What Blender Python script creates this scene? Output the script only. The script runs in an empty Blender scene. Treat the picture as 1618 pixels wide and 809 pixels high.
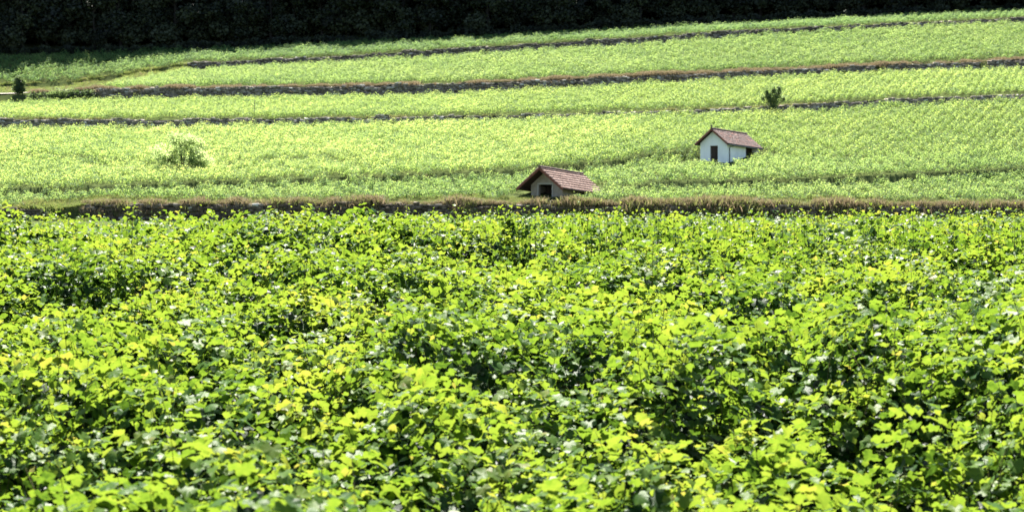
import bpy, math, random
import numpy as np
from mathutils import Matrix, Vector

random.seed(7)
R = np.random.default_rng(11)
rad = math.radians

# ------------------------------------------------------------------ camera, sky, sun, exposure
scene = bpy.context.scene
COL = scene.collection
CAM_Z = 3.2
F = 3000.0                      # focal length in photo pixels (photo 1618 x 809)
PX0, PY0 = 809.0, 330.0          # column of the optical axis, row of the horizon

cam_data = bpy.data.cameras.new('camera')
cam_data.sensor_width = 36.0
cam_data.lens = 36.0 * F / 1618.0
cam_data.shift_y = -(404.5 - PY0) / 1618.0
cam_data.clip_start = 0.5
cam_data.clip_end = 4000
cam_data.dof.use_dof = True
cam_data.dof.focus_distance = 31.0
cam_data.dof.aperture_fstop = cam_data.lens / 1000.0 / 0.018
cam = bpy.data.objects.new('camera', cam_data)
cam.location = (0, 0, CAM_Z)
cam.rotation_euler = (rad(90), 0, 0)
COL.objects.link(cam)
scene.camera = cam

SUN_EL, SUN_AZ = rad(61), rad(-8)      # azimuth clockwise from +Y (behind the hill, a little to the left)
world = bpy.data.worlds.new('World')
scene.world = world
world.use_nodes = True
wn = world.node_tree
sky = wn.nodes.new('ShaderNodeTexSky')
sky.sky_type = 'NISHITA'
sky.sun_disc = False
sky.sun_elevation = SUN_EL
sky.sun_rotation = -SUN_AZ
wn.links.new(sky.outputs[0], wn.nodes['Background'].inputs[0])
wn.nodes['Background'].inputs[1].default_value = 0.055
sl = bpy.data.lights.new('sun', 'SUN')
sl.energy = 5.0
sl.angle = rad(0.53)
sl.color = (1.0, 0.95, 0.86)
sun = bpy.data.objects.new('sun', sl)
sd = Vector((math.sin(SUN_AZ) * math.cos(SUN_EL), math.cos(SUN_AZ) * math.cos(SUN_EL), math.sin(SUN_EL)))
sun.rotation_euler = sd.to_track_quat('Z', 'Y').to_euler()
sun.location = (-30, 40, 60)
COL.objects.link(sun)

vs = scene.view_settings
vs.view_transform = 'Standard'
vs.look = 'None'
vs.gamma = 1.0
vs.use_curve_mapping = False
vs.exposure = 2.4
scene.cycles.max_bounces = 6
scene.cycles.transmission_bounces = 4
scene.cycles.diffuse_bounces = 2

# ------------------------------------------------------------------ helpers
def tag(o, label=None, cat=None, group=None, kind=None):
    if label: o['label'] = label
    if cat: o['category'] = cat
    if group: o['group'] = group
    if kind: o['kind'] = kind
    return o

def link(name, data, parent=None):
    o = bpy.data.objects.new(name, data)
    COL.objects.link(o)
    if parent is not None: o.parent = parent
    return o

def mesh_np(name, v, f, mat=None, tint=None, smooth=False):
    v = np.asarray(v, dtype=np.float32).reshape(-1, 3)
    f = np.asarray(f, dtype=np.int32)
    k = f.shape[1]
    me = bpy.data.meshes.new(name)
    me.vertices.add(len(v)); me.vertices.foreach_set('co', v.ravel())
    me.loops.add(f.size); me.loops.foreach_set('vertex_index', f.ravel())
    me.polygons.add(len(f))
    me.polygons.foreach_set('loop_start', np.arange(0, f.size, k, dtype=np.int32))
    if smooth: me.polygons.foreach_set('use_smooth', np.ones(len(f), dtype=bool))
    me.update(calc_edges=True)
    if tint is not None:
        a = me.attributes.new('tint', 'FLOAT', 'POINT')
        a.data.foreach_set('value', np.asarray(tint, dtype=np.float32))
    if mat: me.materials.append(mat)
    return me

class MB:
    """collects boxes / prisms / tubes into one mesh (quads and ngons)"""
    def __init__(s): s.v = []; s.f = []
    def add(s, vs_, fs_):
        b = len(s.v); s.v += [tuple(p) for p in vs_]; s.f += [tuple(i + b for i in q) for q in fs_]
    def box(s, x0, x1, y0, y1, z0, z1):
        s.add([(x0,y0,z0),(x1,y0,z0),(x1,y1,z0),(x0,y1,z0),(x0,y0,z1),(x1,y0,z1),(x1,y1,z1),(x0,y1,z1)],
              [(0,3,2,1),(4,5,6,7),(0,1,5,4),(1,2,6,5),(2,3,7,6),(3,0,4,7)])
    def hexa(s, p): s.add(p, [(0,3,2,1),(4,5,6,7),(0,1,5,4),(1,2,6,5),(2,3,7,6),(3,0,4,7)])
    def tube(s, pts, rads, n=6):
        pts = [Vector(p) for p in pts]; b = len(s.v)
        for i, p in enumerate(pts):
            d = (pts[min(i+1, len(pts)-1)] - pts[max(i-1, 0)]).normalized()
            a = d.cross(Vector((0.31, 0.9, 0.2))).normalized(); c = d.cross(a)
            for k in range(n):
                t = 2*math.pi*k/n
                s.v.append(tuple(p + (a*math.cos(t) + c*math.sin(t))*rads[i]))
        for i in range(len(pts)-1):
            for k in range(n):
                s.f.append((b+i*n+k, b+i*n+(k+1)%n, b+(i+1)*n+(k+1)%n, b+(i+1)*n+k))
        s.f.append(tuple(b+k for k in range(n-1, -1, -1))); e = b+(len(pts)-1)*n
        s.f.append(tuple(e+k for k in range(n)))
    def build(s, name, mat, parent=None, shear=0.0, smooth=False):
        me = bpy.data.meshes.new(name)
        me.from_pydata([(x, y, z - shear*y) for x, y, z in s.v], [], s.f)
        me.materials.append(mat)
        if smooth: me.polygons.foreach_set('use_smooth', [True]*len(me.polygons))
        me.update()
        return link(name, me, parent)

# ------------------------------------------------------------------ materials
def new_mat(name):
    m = bpy.data.materials.new(name); m.use_nodes = True
    nt = m.node_tree; nt.nodes.clear()
    return m, nt, nt.nodes.new('ShaderNodeOutputMaterial')

def ramp(nt, fac, stops):
    r = nt.nodes.new('ShaderNodeValToRGB')
    e = r.color_ramp.elements
    while len(e) < len(stops): e.new(0.5)
    for el, (p, c) in zip(e, stops): el.position = p; el.color = (*c, 1)
    nt.links.new(fac, r.inputs[0]); return r.outputs[0]

def leaf_mat(name, refl, trans, mixf=0.5, rough=0.38, spec=0.5, mottle=0.0, mscale=26.0):
    m, nt, out = new_mat(name)
    at = nt.nodes.new('ShaderNodeAttribute'); at.attribute_name = 'tint'
    p = nt.nodes.new('ShaderNodeBsdfPrincipled')
    p.inputs['Roughness'].default_value = rough
    p.inputs['Specular IOR Level'].default_value = spec
    fac = at.outputs['Fac']
    if mottle:
        ge = nt.nodes.new('ShaderNodeNewGeometry'); mo = nt.nodes.new('ShaderNodeTexNoise'); mo.inputs['Scale'].default_value = mscale; mo.inputs['Detail'].default_value = 3
        nt.links.new(ge.outputs['Position'], mo.inputs['Vector'])
        mm = nt.nodes.new('ShaderNodeMath'); mm.operation = 'MULTIPLY_ADD'; mm.inputs[1].default_value = mottle*4; mm.inputs[2].default_value = -mottle*2
        nt.links.new(mo.outputs['Fac'], mm.inputs[0])
        aa = nt.nodes.new('ShaderNodeMath'); aa.operation = 'ADD'; nt.links.new(at.outputs['Fac'], aa.inputs[0]); nt.links.new(mm.outputs[0], aa.inputs[1])
        mi = nt.nodes.new('ShaderNodeMath'); mi.operation = 'MINIMUM'; mi.inputs[1].default_value = 0.96
        nt.links.new(aa.outputs[0], mi.inputs[0]); fac = mi.outputs[0]
    nt.links.new(ramp(nt, fac, refl), p.inputs['Base Color'])
    tc = nt.nodes.new('ShaderNodeTexCoord'); nz = nt.nodes.new('ShaderNodeTexNoise'); nz.inputs['Scale'].default_value = 55.0; nz.inputs['Detail'].default_value = 2
    nt.links.new(tc.outputs['Object'], nz.inputs['Vector'])
    bp = nt.nodes.new('ShaderNodeBump'); bp.inputs['Strength'].default_value = 0.12; bp.inputs['Distance'].default_value = 0.012
    nt.links.new(nz.outputs['Fac'], bp.inputs['Height']); nt.links.new(bp.outputs[0], p.inputs['Normal'])
    t = nt.nodes.new('ShaderNodeBsdfTranslucent')
    nt.links.new(ramp(nt, fac, trans), t.inputs[0])
    mx = nt.nodes.new('ShaderNodeMixShader'); mx.inputs[0].default_value = mixf
    nt.links.new(p.outputs[0], mx.inputs[1]); nt.links.new(t.outputs[0], mx.inputs[2])
    nt.links.new(mx.outputs[0], out.inputs[0])
    return m

def noise_mat(name, stops, scale, rough=0.9, detail=6, bump=0.0, coord='Object', spec=0.3, stretch=(1,1,1)):
    m, nt, out = new_mat(name)
    tc = nt.nodes.new('ShaderNodeTexCoord')
    mp = nt.nodes.new('ShaderNodeMapping'); mp.inputs['Scale'].default_value = stretch
    nt.links.new(tc.outputs[coord], mp.inputs[0])
    n = nt.nodes.new('ShaderNodeTexNoise'); n.inputs['Scale'].default_value = scale; n.inputs['Detail'].default_value = detail
    n.inputs['Roughness'].default_value = 0.65
    nt.links.new(mp.outputs[0], n.inputs['Vector'])
    p = nt.nodes.new('ShaderNodeBsdfPrincipled')
    p.inputs['Roughness'].default_value = rough; p.inputs['Specular IOR Level'].default_value = spec
    nt.links.new(ramp(nt, n.outputs['Fac'], stops), p.inputs['Base Color'])
    if bump:
        b = nt.nodes.new('ShaderNodeBump'); b.inputs['Strength'].default_value = bump; b.inputs['Distance'].default_value = 0.03
        nt.links.new(n.outputs['Fac'], b.inputs['Height']); nt.links.new(b.outputs[0], p.inputs['Normal'])
    nt.links.new(p.outputs[0], out.inputs[0])
    return m

def tint_mat(name, stops, rough=0.85, spec=0.3):
    """colour picked per piece through the 'tint' attribute, with a little grain"""
    m, nt, out = new_mat(name)
    at = nt.nodes.new('ShaderNodeAttribute'); at.attribute_name = 'tint'
    tc = nt.nodes.new('ShaderNodeTexCoord')
    n = nt.nodes.new('ShaderNodeTexNoise'); n.inputs['Scale'].default_value = 5.0; n.inputs['Detail'].default_value = 5
    nt.links.new(tc.outputs['Object'], n.inputs['Vector'])
    ad = nt.nodes.new('ShaderNodeMath'); ad.operation = 'MULTIPLY_ADD'; ad.inputs[1].default_value = 0.5
    nt.links.new(n.outputs['Fac'], ad.inputs[0])
    s = nt.nodes.new('ShaderNodeMath'); s.operation = 'SUBTRACT'; s.inputs[1].default_value = 0.25
    nt.links.new(at.outputs['Fac'], s.inputs[0]); nt.links.new(s.outputs[0], ad.inputs[2])
    p = nt.nodes.new('ShaderNodeBsdfPrincipled'); p.inputs['Roughness'].default_value = rough
    p.inputs['Specular IOR Level'].default_value = spec
    nt.links.new(ramp(nt, ad.outputs[0], stops), p.inputs['Base Color'])
    nt.links.new(p.outputs[0], out.inputs[0])
    return m

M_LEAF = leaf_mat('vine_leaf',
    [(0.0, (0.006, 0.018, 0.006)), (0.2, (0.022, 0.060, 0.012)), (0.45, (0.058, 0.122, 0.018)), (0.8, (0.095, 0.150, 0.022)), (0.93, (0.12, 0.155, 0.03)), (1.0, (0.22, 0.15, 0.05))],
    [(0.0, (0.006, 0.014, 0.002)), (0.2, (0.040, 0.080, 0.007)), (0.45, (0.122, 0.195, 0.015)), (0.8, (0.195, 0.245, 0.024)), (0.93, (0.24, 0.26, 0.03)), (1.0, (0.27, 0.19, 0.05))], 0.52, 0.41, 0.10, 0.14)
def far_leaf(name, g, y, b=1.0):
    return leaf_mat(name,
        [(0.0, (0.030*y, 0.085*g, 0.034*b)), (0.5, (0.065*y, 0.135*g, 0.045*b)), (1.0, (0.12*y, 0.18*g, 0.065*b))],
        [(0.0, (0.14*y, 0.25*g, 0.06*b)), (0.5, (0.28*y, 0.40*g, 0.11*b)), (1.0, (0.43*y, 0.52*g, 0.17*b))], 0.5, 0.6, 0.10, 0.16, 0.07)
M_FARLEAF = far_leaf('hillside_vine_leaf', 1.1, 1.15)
M_LIMELEAF = far_leaf('lime_vine_leaf', 1.22, 1.34, 1.0)  # brighter plots: vine variety, with some sunlight put into the leaf colour
M_SUNTONELEAF = far_leaf('sun_toned_vine_leaf', 1.45, 1.66, 1.25)  # sunlit band put into a paler leaf colour, along with vine variety
M_SHADETONELEAF = far_leaf('shade_toned_vine_leaf', 1.0, 0.95)  # shade below the wood put into a darker copy of the leaf colour
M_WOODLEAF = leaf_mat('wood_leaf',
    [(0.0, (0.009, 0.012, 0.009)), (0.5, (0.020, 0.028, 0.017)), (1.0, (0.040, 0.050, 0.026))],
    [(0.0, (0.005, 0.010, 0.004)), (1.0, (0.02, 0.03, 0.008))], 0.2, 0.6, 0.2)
M_BUSHLEAF = leaf_mat('bush_leaf',
    [(0.0, (0.040, 0.065, 0.030)), (0.5, (0.075, 0.105, 0.045)), (1.0, (0.12, 0.14, 0.06))],
    [(0.0, (0.13, 0.22, 0.07)), (0.5, (0.32, 0.44, 0.15)), (1.0, (0.52, 0.64, 0.25))], 0.68, 0.5, 0.4)
M_DARKSHRUB = leaf_mat('dark_shrub_leaf',
    [(0.0, (0.030, 0.055, 0.028)), (1.0, (0.075, 0.11, 0.05))], [(0.0, (0.08, 0.14, 0.04)), (1.0, (0.26, 0.36, 0.11))], 0.55, 0.5, 0.3)
M_GRASS = leaf_mat('verge_grass',
    [(0.0, (0.06, 0.11, 0.03)), (0.45, (0.12, 0.15, 0.05)), (0.7, (0.17, 0.145, 0.08)), (1.0, (0.28, 0.22, 0.145))],
    [(0.0, (0.16, 0.24, 0.05)), (0.45, (0.26, 0.28, 0.08)), (0.7, (0.16, 0.135, 0.07)), (1.0, (0.27, 0.20, 0.12))], 0.4, 0.6, 0.2)
M_STEM = noise_mat('vine_stem', [(0.3, (0.045, 0.032, 0.016)), (0.7, (0.11, 0.10, 0.03))], 9.0)
M_BARK = noise_mat('bark', [(0.3, (0.03, 0.024, 0.018)), (0.7, (0.09, 0.07, 0.05))], 6.0, bump=0.4)
M_WOODBARK = noise_mat('wood_bark', [(0.3, (0.008, 0.007, 0.006)), (0.7, (0.02, 0.017, 0.014))], 6.0)
M_GROUND = noise_mat('ground_soil', [(0.25, (0.035, 0.040, 0.018)), (0.5, (0.05, 0.065, 0.024)), (0.66, (0.07, 0.085, 0.03)), (0.85, (0.12, 0.10, 0.06))], 0.35, bump=0.3, rough=1.0, spec=0.0)
M_TRACK = noise_mat('track_gravel', [(0.3, (0.20, 0.18, 0.15)), (0.7, (0.34, 0.31, 0.27))], 1.5)
M_STONE = tint_mat('wall_stone', [(0.0, (0.07, 0.058, 0.046)), (0.5, (0.19, 0.16, 0.13)), (0.85, (0.33, 0.285, 0.23)), (1.0, (0.46, 0.44, 0.40))])
M_DARKSTONE = tint_mat('mossy_wall_stone', [(0.0, (0.035, 0.028, 0.020)), (0.6, (0.115, 0.092, 0.068)), (0.9, (0.23, 0.20, 0.16)), (1.0, (0.42, 0.41, 0.38))])
M_CORE = noise_mat('wall_core', [(0.3, (0.02, 0.018, 0.015)), (0.7, (0.06, 0.05, 0.042))], 3.0)
M_PLASTER = noise_mat('white_plaster', [(0.25, (0.62, 0.64, 0.64)), (0.5, (0.78, 0.79, 0.78)), (0.8, (0.82, 0.82, 0.80))], 1.1, stretch=(1, 1, 0.35), rough=0.85)
M_RENDER = noise_mat('grey_render', [(0.25, (0.22, 0.18, 0.14)), (0.55, (0.34, 0.29, 0.235)), (0.8, (0.40, 0.36, 0.30))], 2.2, bump=0.4)
M_PALESTONE = noise_mat('dressed_stone', [(0.3, (0.34, 0.32, 0.28)), (0.7, (0.46, 0.43, 0.38))], 3.0)
M_PINKTILE = tint_mat('pink_clay_tile', [(0.0, (0.13, 0.075, 0.058)), (0.5, (0.20, 0.125, 0.10)), (1.0, (0.30, 0.21, 0.175))], 0.75, 0.2)
M_BROWNTILE = tint_mat('weathered_clay_tile', [(0.0, (0.07, 0.045, 0.04)), (0.5, (0.13, 0.082, 0.07)), (0.8, (0.18, 0.095, 0.075)), (1.0, (0.30, 0.115, 0.075))], 0.75, 0.4)
M_REDWOOD = noise_mat('red_brown_timber', [(0.3, (0.10, 0.035, 0.022)), (0.7, (0.20, 0.08, 0.05))], 4.0)
M_DARKWOOD = noise_mat('dark_timber', [(0.3, (0.020, 0.014, 0.011)), (0.7, (0.06, 0.04, 0.03))], 4.0, stretch=(1, 1, 0.2))
M_METAL = noise_mat('zinc', [(0.3, (0.06, 0.065, 0.065)), (0.7, (0.12, 0.125, 0.12))], 4.0, rough=0.5)
M_POST = noise_mat('grey_post', [(0.3, (0.12, 0.10, 0.08)), (0.7, (0.24, 0.21, 0.17))], 5.0)

# ------------------------------------------------------------------ the lie of the land
def L(*pts):
    xs, ys = zip(*pts)
    return lambda px: np.interp(px, xs, ys)
# sight lines of the terrace edges, as read off the hillside: top and foot of each step
E0t = L((-900, 334), (0, 332), (85, 331), (130, 324), (400, 322), (800, 323), (1200, 325), (1618, 327), (2600, 329))
E1t = L((-900, 190), (0, 188), (200, 190), (400, 188), (600, 186), (800, 182), (1000, 177), (1200, 170), (1300, 163), (1400, 157), (1618, 150), (2600, 125))
E1b_ = L((-900, 202), (0, 201), (200, 201), (400, 197), (600, 193), (800, 187), (1000, 181), (1200, 174), (1300, 172), (1400, 163), (1618, 155), (2600, 130))
E1b = lambda px: E1b_(px) + 6
E2t = L((-900, 158), (0, 150), (150, 141), (400, 138), (700, 134), (800, 129), (1000, 121), (1200, 113), (1400, 103), (1540, 99), (1618, 94), (2600, 50))
E2b_ = L((-900, 172), (0, 164), (150, 157), (400, 154), (700, 149), (900, 138), (1200, 121), (1400, 113), (1618, 106), (2600, 62))
E2b = lambda px: E2b_(px) + 5
E3t = L((-900, 145), (0, 134), (100, 131), (200, 117), (300, 100), (540, 89), (800, 72), (1000, 60), (1200, 47), (1400, 38), (1618, 28), (2600, -20))
E3b_ = L((-900, 155), (0, 146), (100, 139), (200, 127), (300, 107), (540, 96), (800, 80), (1000, 69), (1200, 53), (1400, 43), (1618, 32), (2600, -16))
E3b = lambda px: np.where(px > 300, E3b_(px) + 3, np.minimum(E3b_(px), E3t(px) + 7))
E4 = L((-900, 104), (0, 90), (200, 86), (330, 81), (400, 77), (540, 71), (800, 59), (1000, 48), (1200, 39), (1400, 29), (1618, 19), (2600, -30))
D0, D1, D2, D3, D4 = 198.0, 252.0, 282.0, 318.0, 331.0
CH, CA, DB = 1.94, 0.0553, 26.0   # canopy of the near vineyard: drop below the lens, rise, where it levels out
VINE_H = 1.15

def zy(py, d): return CAM_Z + (PY0 - py) / F * d
def px_of(x, d): return PX0 + x / np.maximum(d, 7.0) * F
def canopy_y(px, d):
    lim = np.interp(px, [-300, 450, 800, 1250, 1900], [368, 362, 353, 353, 354])
    near = PY0 + F * (CH / np.maximum(d, 1.0) - CA)
    y42 = PY0 + F * (CH / DB - CA)
    far = lim + (y42 - lim) * np.exp(-(d - DB) * (F * CH / DB**2) / (y42 - lim))
    return np.where(d < DB, near, far)
def canopy_z(x, d):
    x = np.asarray(x, float); d = np.asarray(d, float)
    zn = CAM_Z - CH + CA * d
    dd = np.maximum(d, DB)
    return np.where(d < DB, zn, zy(canopy_y(px_of(x, dd), dd), dd))
def profile(px):
    """height at each break line for a viewing column"""
    ds = np.array([180.0, D0-0.35, D0, D1-0.35, D1, D2-0.35, D2, D3-0.35, D3, D4, D4+55.0, D4+130.0])
    z = [zy(354, 180.0)+0*px, zy(349, D0)+0*px, zy(E0t(px), D0), zy(E1b(px), D1), zy(E1t(px), D1), zy(E2b(px), D2), zy(E2t(px), D2),
         zy(E3b(px), D3), zy(E3t(px), D3), zy(E4(px), D4)]
    z += [z[-1] + 16.0, z[-1] + 34.0]
    return ds, np.array(z)
lineA = L((-400, 314), (0, 311), (200, 306), (400, 298), (600, 291), (830, 280), (960, 268), (1100, 258), (1250, 246))
lineB = L((940, 303), (1100, 300), (1200, 298), (1400, 290), (1618, 279), (1900, 268))
lineAx = L((-400, 314), (0, 311), (200, 306), (400, 298), (600, 291), (830, 280), (960, 268), (1100, 262), (1300, 256), (1618, 243), (1900, 232))
lineC = L((-400, 250), (0, 256), (200, 268), (290, 276), (400, 270), (540, 263), (660, 259))
def low_banks(px, d, z):
    """small banks that carry the vines behind them higher"""
    y = PY0 - (z-CAM_Z)/np.maximum(d, 1)*F
    top, add = E1b(px), 0*z
    for ln, h, a, b in ((lineA, .85, -5000, 1200), (lineB, .85, 975, 9000), (lineC, .40, -5000, 600)):
        l_ = ln(px); m = np.clip((px-a)/60, 0, 1)*np.clip((b-px)/60, 0, 1)
        add = add + h*m*np.clip((l_-y)/0.9+.5, 0, 1)*np.clip((y-top)/np.maximum(l_-top, 1), 0, 1)
    return np.where((d > D0) & (d < D1-.4), z+add, z)
def ground_z(x, d):
    x = np.atleast_1d(np.asarray(x, float)); d = np.atleast_1d(np.asarray(d, float))
    x, d = np.broadcast_arrays(x, d)
    px = px_of(x, d)
    ds, zs = profile(px)
    out = np.empty(x.shape)
    i = np.clip(np.searchsorted(ds, d) - 1, 0, len(ds)-2)
    t = np.clip((d - ds[i]) / (ds[i+1]-ds[i]), 0, 1)
    ar = np.arange(x.size)
    zf = zs.reshape(len(ds), -1)
    out = (zf[i.ravel(), ar]*(1-t.ravel()) + zf[i.ravel()+1, ar]*t.ravel()).reshape(x.shape)
    out = low_banks(px, d, out)
    fore = canopy_z(x, np.minimum(d, 95)) - VINE_H
    f160 = canopy_z(x, 95.0+0*d) - VINE_H
    t2 = np.clip((d-95)/85.0, 0, 1)
    mid = f160*(1-t2) + zf[0].reshape(x.shape)*t2
    return np.where(d >= 180, out, np.where(d > 95, mid, fore))

drows = np.concatenate([np.linspace(-30, 6, 6), np.linspace(7, 60, 50), np.linspace(63, 180, 24), np.linspace(182, D0-0.36, 6),
    np.linspace(D0-0.05, D1-0.36, 170), np.linspace(D1-0.05, D2-0.36, 18), np.linspace(D2-0.05, D3-0.36, 22), np.linspace(D3-0.05, D4, 10), np.linspace(D4+4, D4+130, 12)])
pcols = np.concatenate([np.linspace(-2600, -300, 18), np.linspace(-250, 1900, 130), np.linspace(1980, 4200, 18)])
gx = (pcols[None, :] - PX0) / F * np.maximum(drows[:, None], 60.0)
gd = np.repeat(drows[:, None], len(pcols), 1)
gz = ground_z(gx, gd)
nr, nc = gx.shape
ids = np.arange(nr*nc).reshape(nr, nc)
q = np.stack([ids[:-1, :-1], ids[:-1, 1:], ids[1:, 1:], ids[1:, :-1]], -1).reshape(-1, 4)
g = link('ground', mesh_np('ground', np.stack([gx, gd, gz], -1), q, M_GROUND, smooth=True))
tag(g, 'brown soil of the vineyard and the terraced hillside', 'ground', kind='structure')

# ------------------------------------------------------------------ leaf shapes
def unit(a): return a / np.maximum(np.linalg.norm(a, axis=-1, keepdims=True), 1e-9)
def leaf_template(lod):
    if lod == 0:
        half = [(0, 1.0), (14, .90), (27, .84), (38, .77), (52, .89), (66, .96), (82, .87), (100, .84), (114, .80), (132, .90), (152, .80), (172, .36)]
        angs = [a for a, _ in half] + [360-a for a, _ in reversed(half) if a > 0]
        rs = [r for _, r in half] + [r for a, r in reversed(half) if a > 0]
    elif lod == 1:
        half = [(0, 1.0), (36, .80), (64, .96), (104, .82), (136, .90), (172, .36)]
        angs = [a for a, _ in half] + [360-a for a, _ in reversed(half) if a > 0]
        rs = [r for _, r in half] + [r for a, r in reversed(half) if a > 0]
    else:
        angs = [0, 62, 135, 180, 225, 298]; rs = [1.0, .92, .85, .4, .85, .92]
    p = [(math.sin(rad(a))*r*0.5, math.cos(rad(a))*r*0.5, 0) for a, r in zip(angs, rs)]
    n = len(p)
    v = np.array([(0, -0.05, 0)] + p)
    f = np.array([(0, 1+(i+1) % n, 1+i) for i in range(n)])
    return v, f
TEMPL = [leaf_template(k) for k in range(3)]

def shape_leaves(T, fold, curl, cup):
    """T (V,3); per leaf fold along midrib, tip curl, cup -> (N,V,3)"""
    x, y = T[:, 0][None], T[:, 1][None]
    z = fold[:, None]*np.abs(x) - curl[:, None]*(y+0.1)**2*np.sign(y+0.1) + cup[:, None]*(x*x+y*y) + 0.10*np.sin(x*17+fold[:, None]*9)*np.sin(y*13+curl[:, None]*7)*(np.abs(x)+np.abs(y))
    return np.stack([x+0*z, y+0*z, z], -1)

def build_leaves(c, n, tdir, size, tint, lod):
    V, Fc = TEMPL[lod]
    N = len(c)
    n = unit(n); t = unit(tdir - n*np.sum(tdir*n, -1, keepdims=True)); b = np.cross(t, n)
    s = shape_leaves(V, R.normal(0.15, 0.22, N), R.normal(0.45, 0.35, N), R.normal(-0.15, 0.30, N)) * size[:, None, None]
    co = c[:, None] + s[..., :1]*b[:, None] + s[..., 1:2]*t[:, None] + s[..., 2:]*n[:, None]
    f = (Fc[None] + (np.arange(N)*len(V))[:, None, None]).reshape(-1, 3)
    return co.reshape(-1, 3), f, np.repeat(tint, len(V))

def vnoise(s, step, seed):
    g_ = np.random.default_rng(seed).normal(0, 1, 4096)
    u = s/step + 1000; i = np.floor(u).astype(int); t = u-i; t = t*t*(3-2*t)
    return g_[i % 4096]*(1-t) + g_[(i+1) % 4096]*t

# dips where the canopy of a row opens on dark shade: photo position, radius along the row, depth of the dip
HOLES = [(165, 432, .55, .75), (215, 478, .4, .6), (612, 440, .34, .7), (905, 560, .30, .5), (1190, 486, .5, .65), (1350, 462, .45, .7), (1340, 606, .40, .7),
         (1500, 628, .30, .8), (1560, 400, .5, .8), (1590, 410, .4, .7), (1365, 668, .22, .7), (690, 790, .3, .9), (20, 545, .3, .6), (1120, 560, .3, .5),
         (250, 690, .25, .5), (430, 500, .35, .5), (920, 660, .22, .5), (1580, 470, .4, .6), (50, 470, .5, .6), (760, 560, .28, .6), (1240, 560, .3, .5), (40, 735, .2, .6), (560, 600, .25, .5), (1050, 640, .2, .5)]
def photo_to_canopy(px, py):
    for d in np.arange(6, 36, 0.05):
        if canopy_y(px, np.array(d)) <= py: break
    return (px-PX0)/F*d, d
HOLES = [(*photo_to_canopy(px, py), r, k) for px, py, r, k in HOLES]
# shoots that stand clear of the far edge of the near vineyard: photo column, photo row of the tip, distance
SPIKES = [(208, 316, 50), (218, 322, 50), (97, 330, 52), (282, 325, 52), (345, 328, 54), (372, 328, 50), (470, 324, 52), (490, 328, 52), (530, 329, 54), (640, 322, 50), (655, 328, 48),
          (722, 320, 46), (735, 326, 46), (768, 330, 46), (800, 316, 44), (810, 322, 44), (822, 326, 44), (838, 318, 43), (846, 322, 43), (905, 330, 46), (930, 328, 46), (960, 326, 47), (985, 330, 47),
          (1005, 327, 48), (1040, 324, 46), (1055, 330, 46), (1150, 325, 46), (1165, 329, 46), (1255, 322, 45), (1270, 326, 45), (1375, 316, 44), (1385, 322, 44), (1420, 322, 44), (1440, 316, 44), (1500, 326, 46), (1545, 318, 46), (1555, 325, 46), (1600, 326, 46)]

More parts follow.
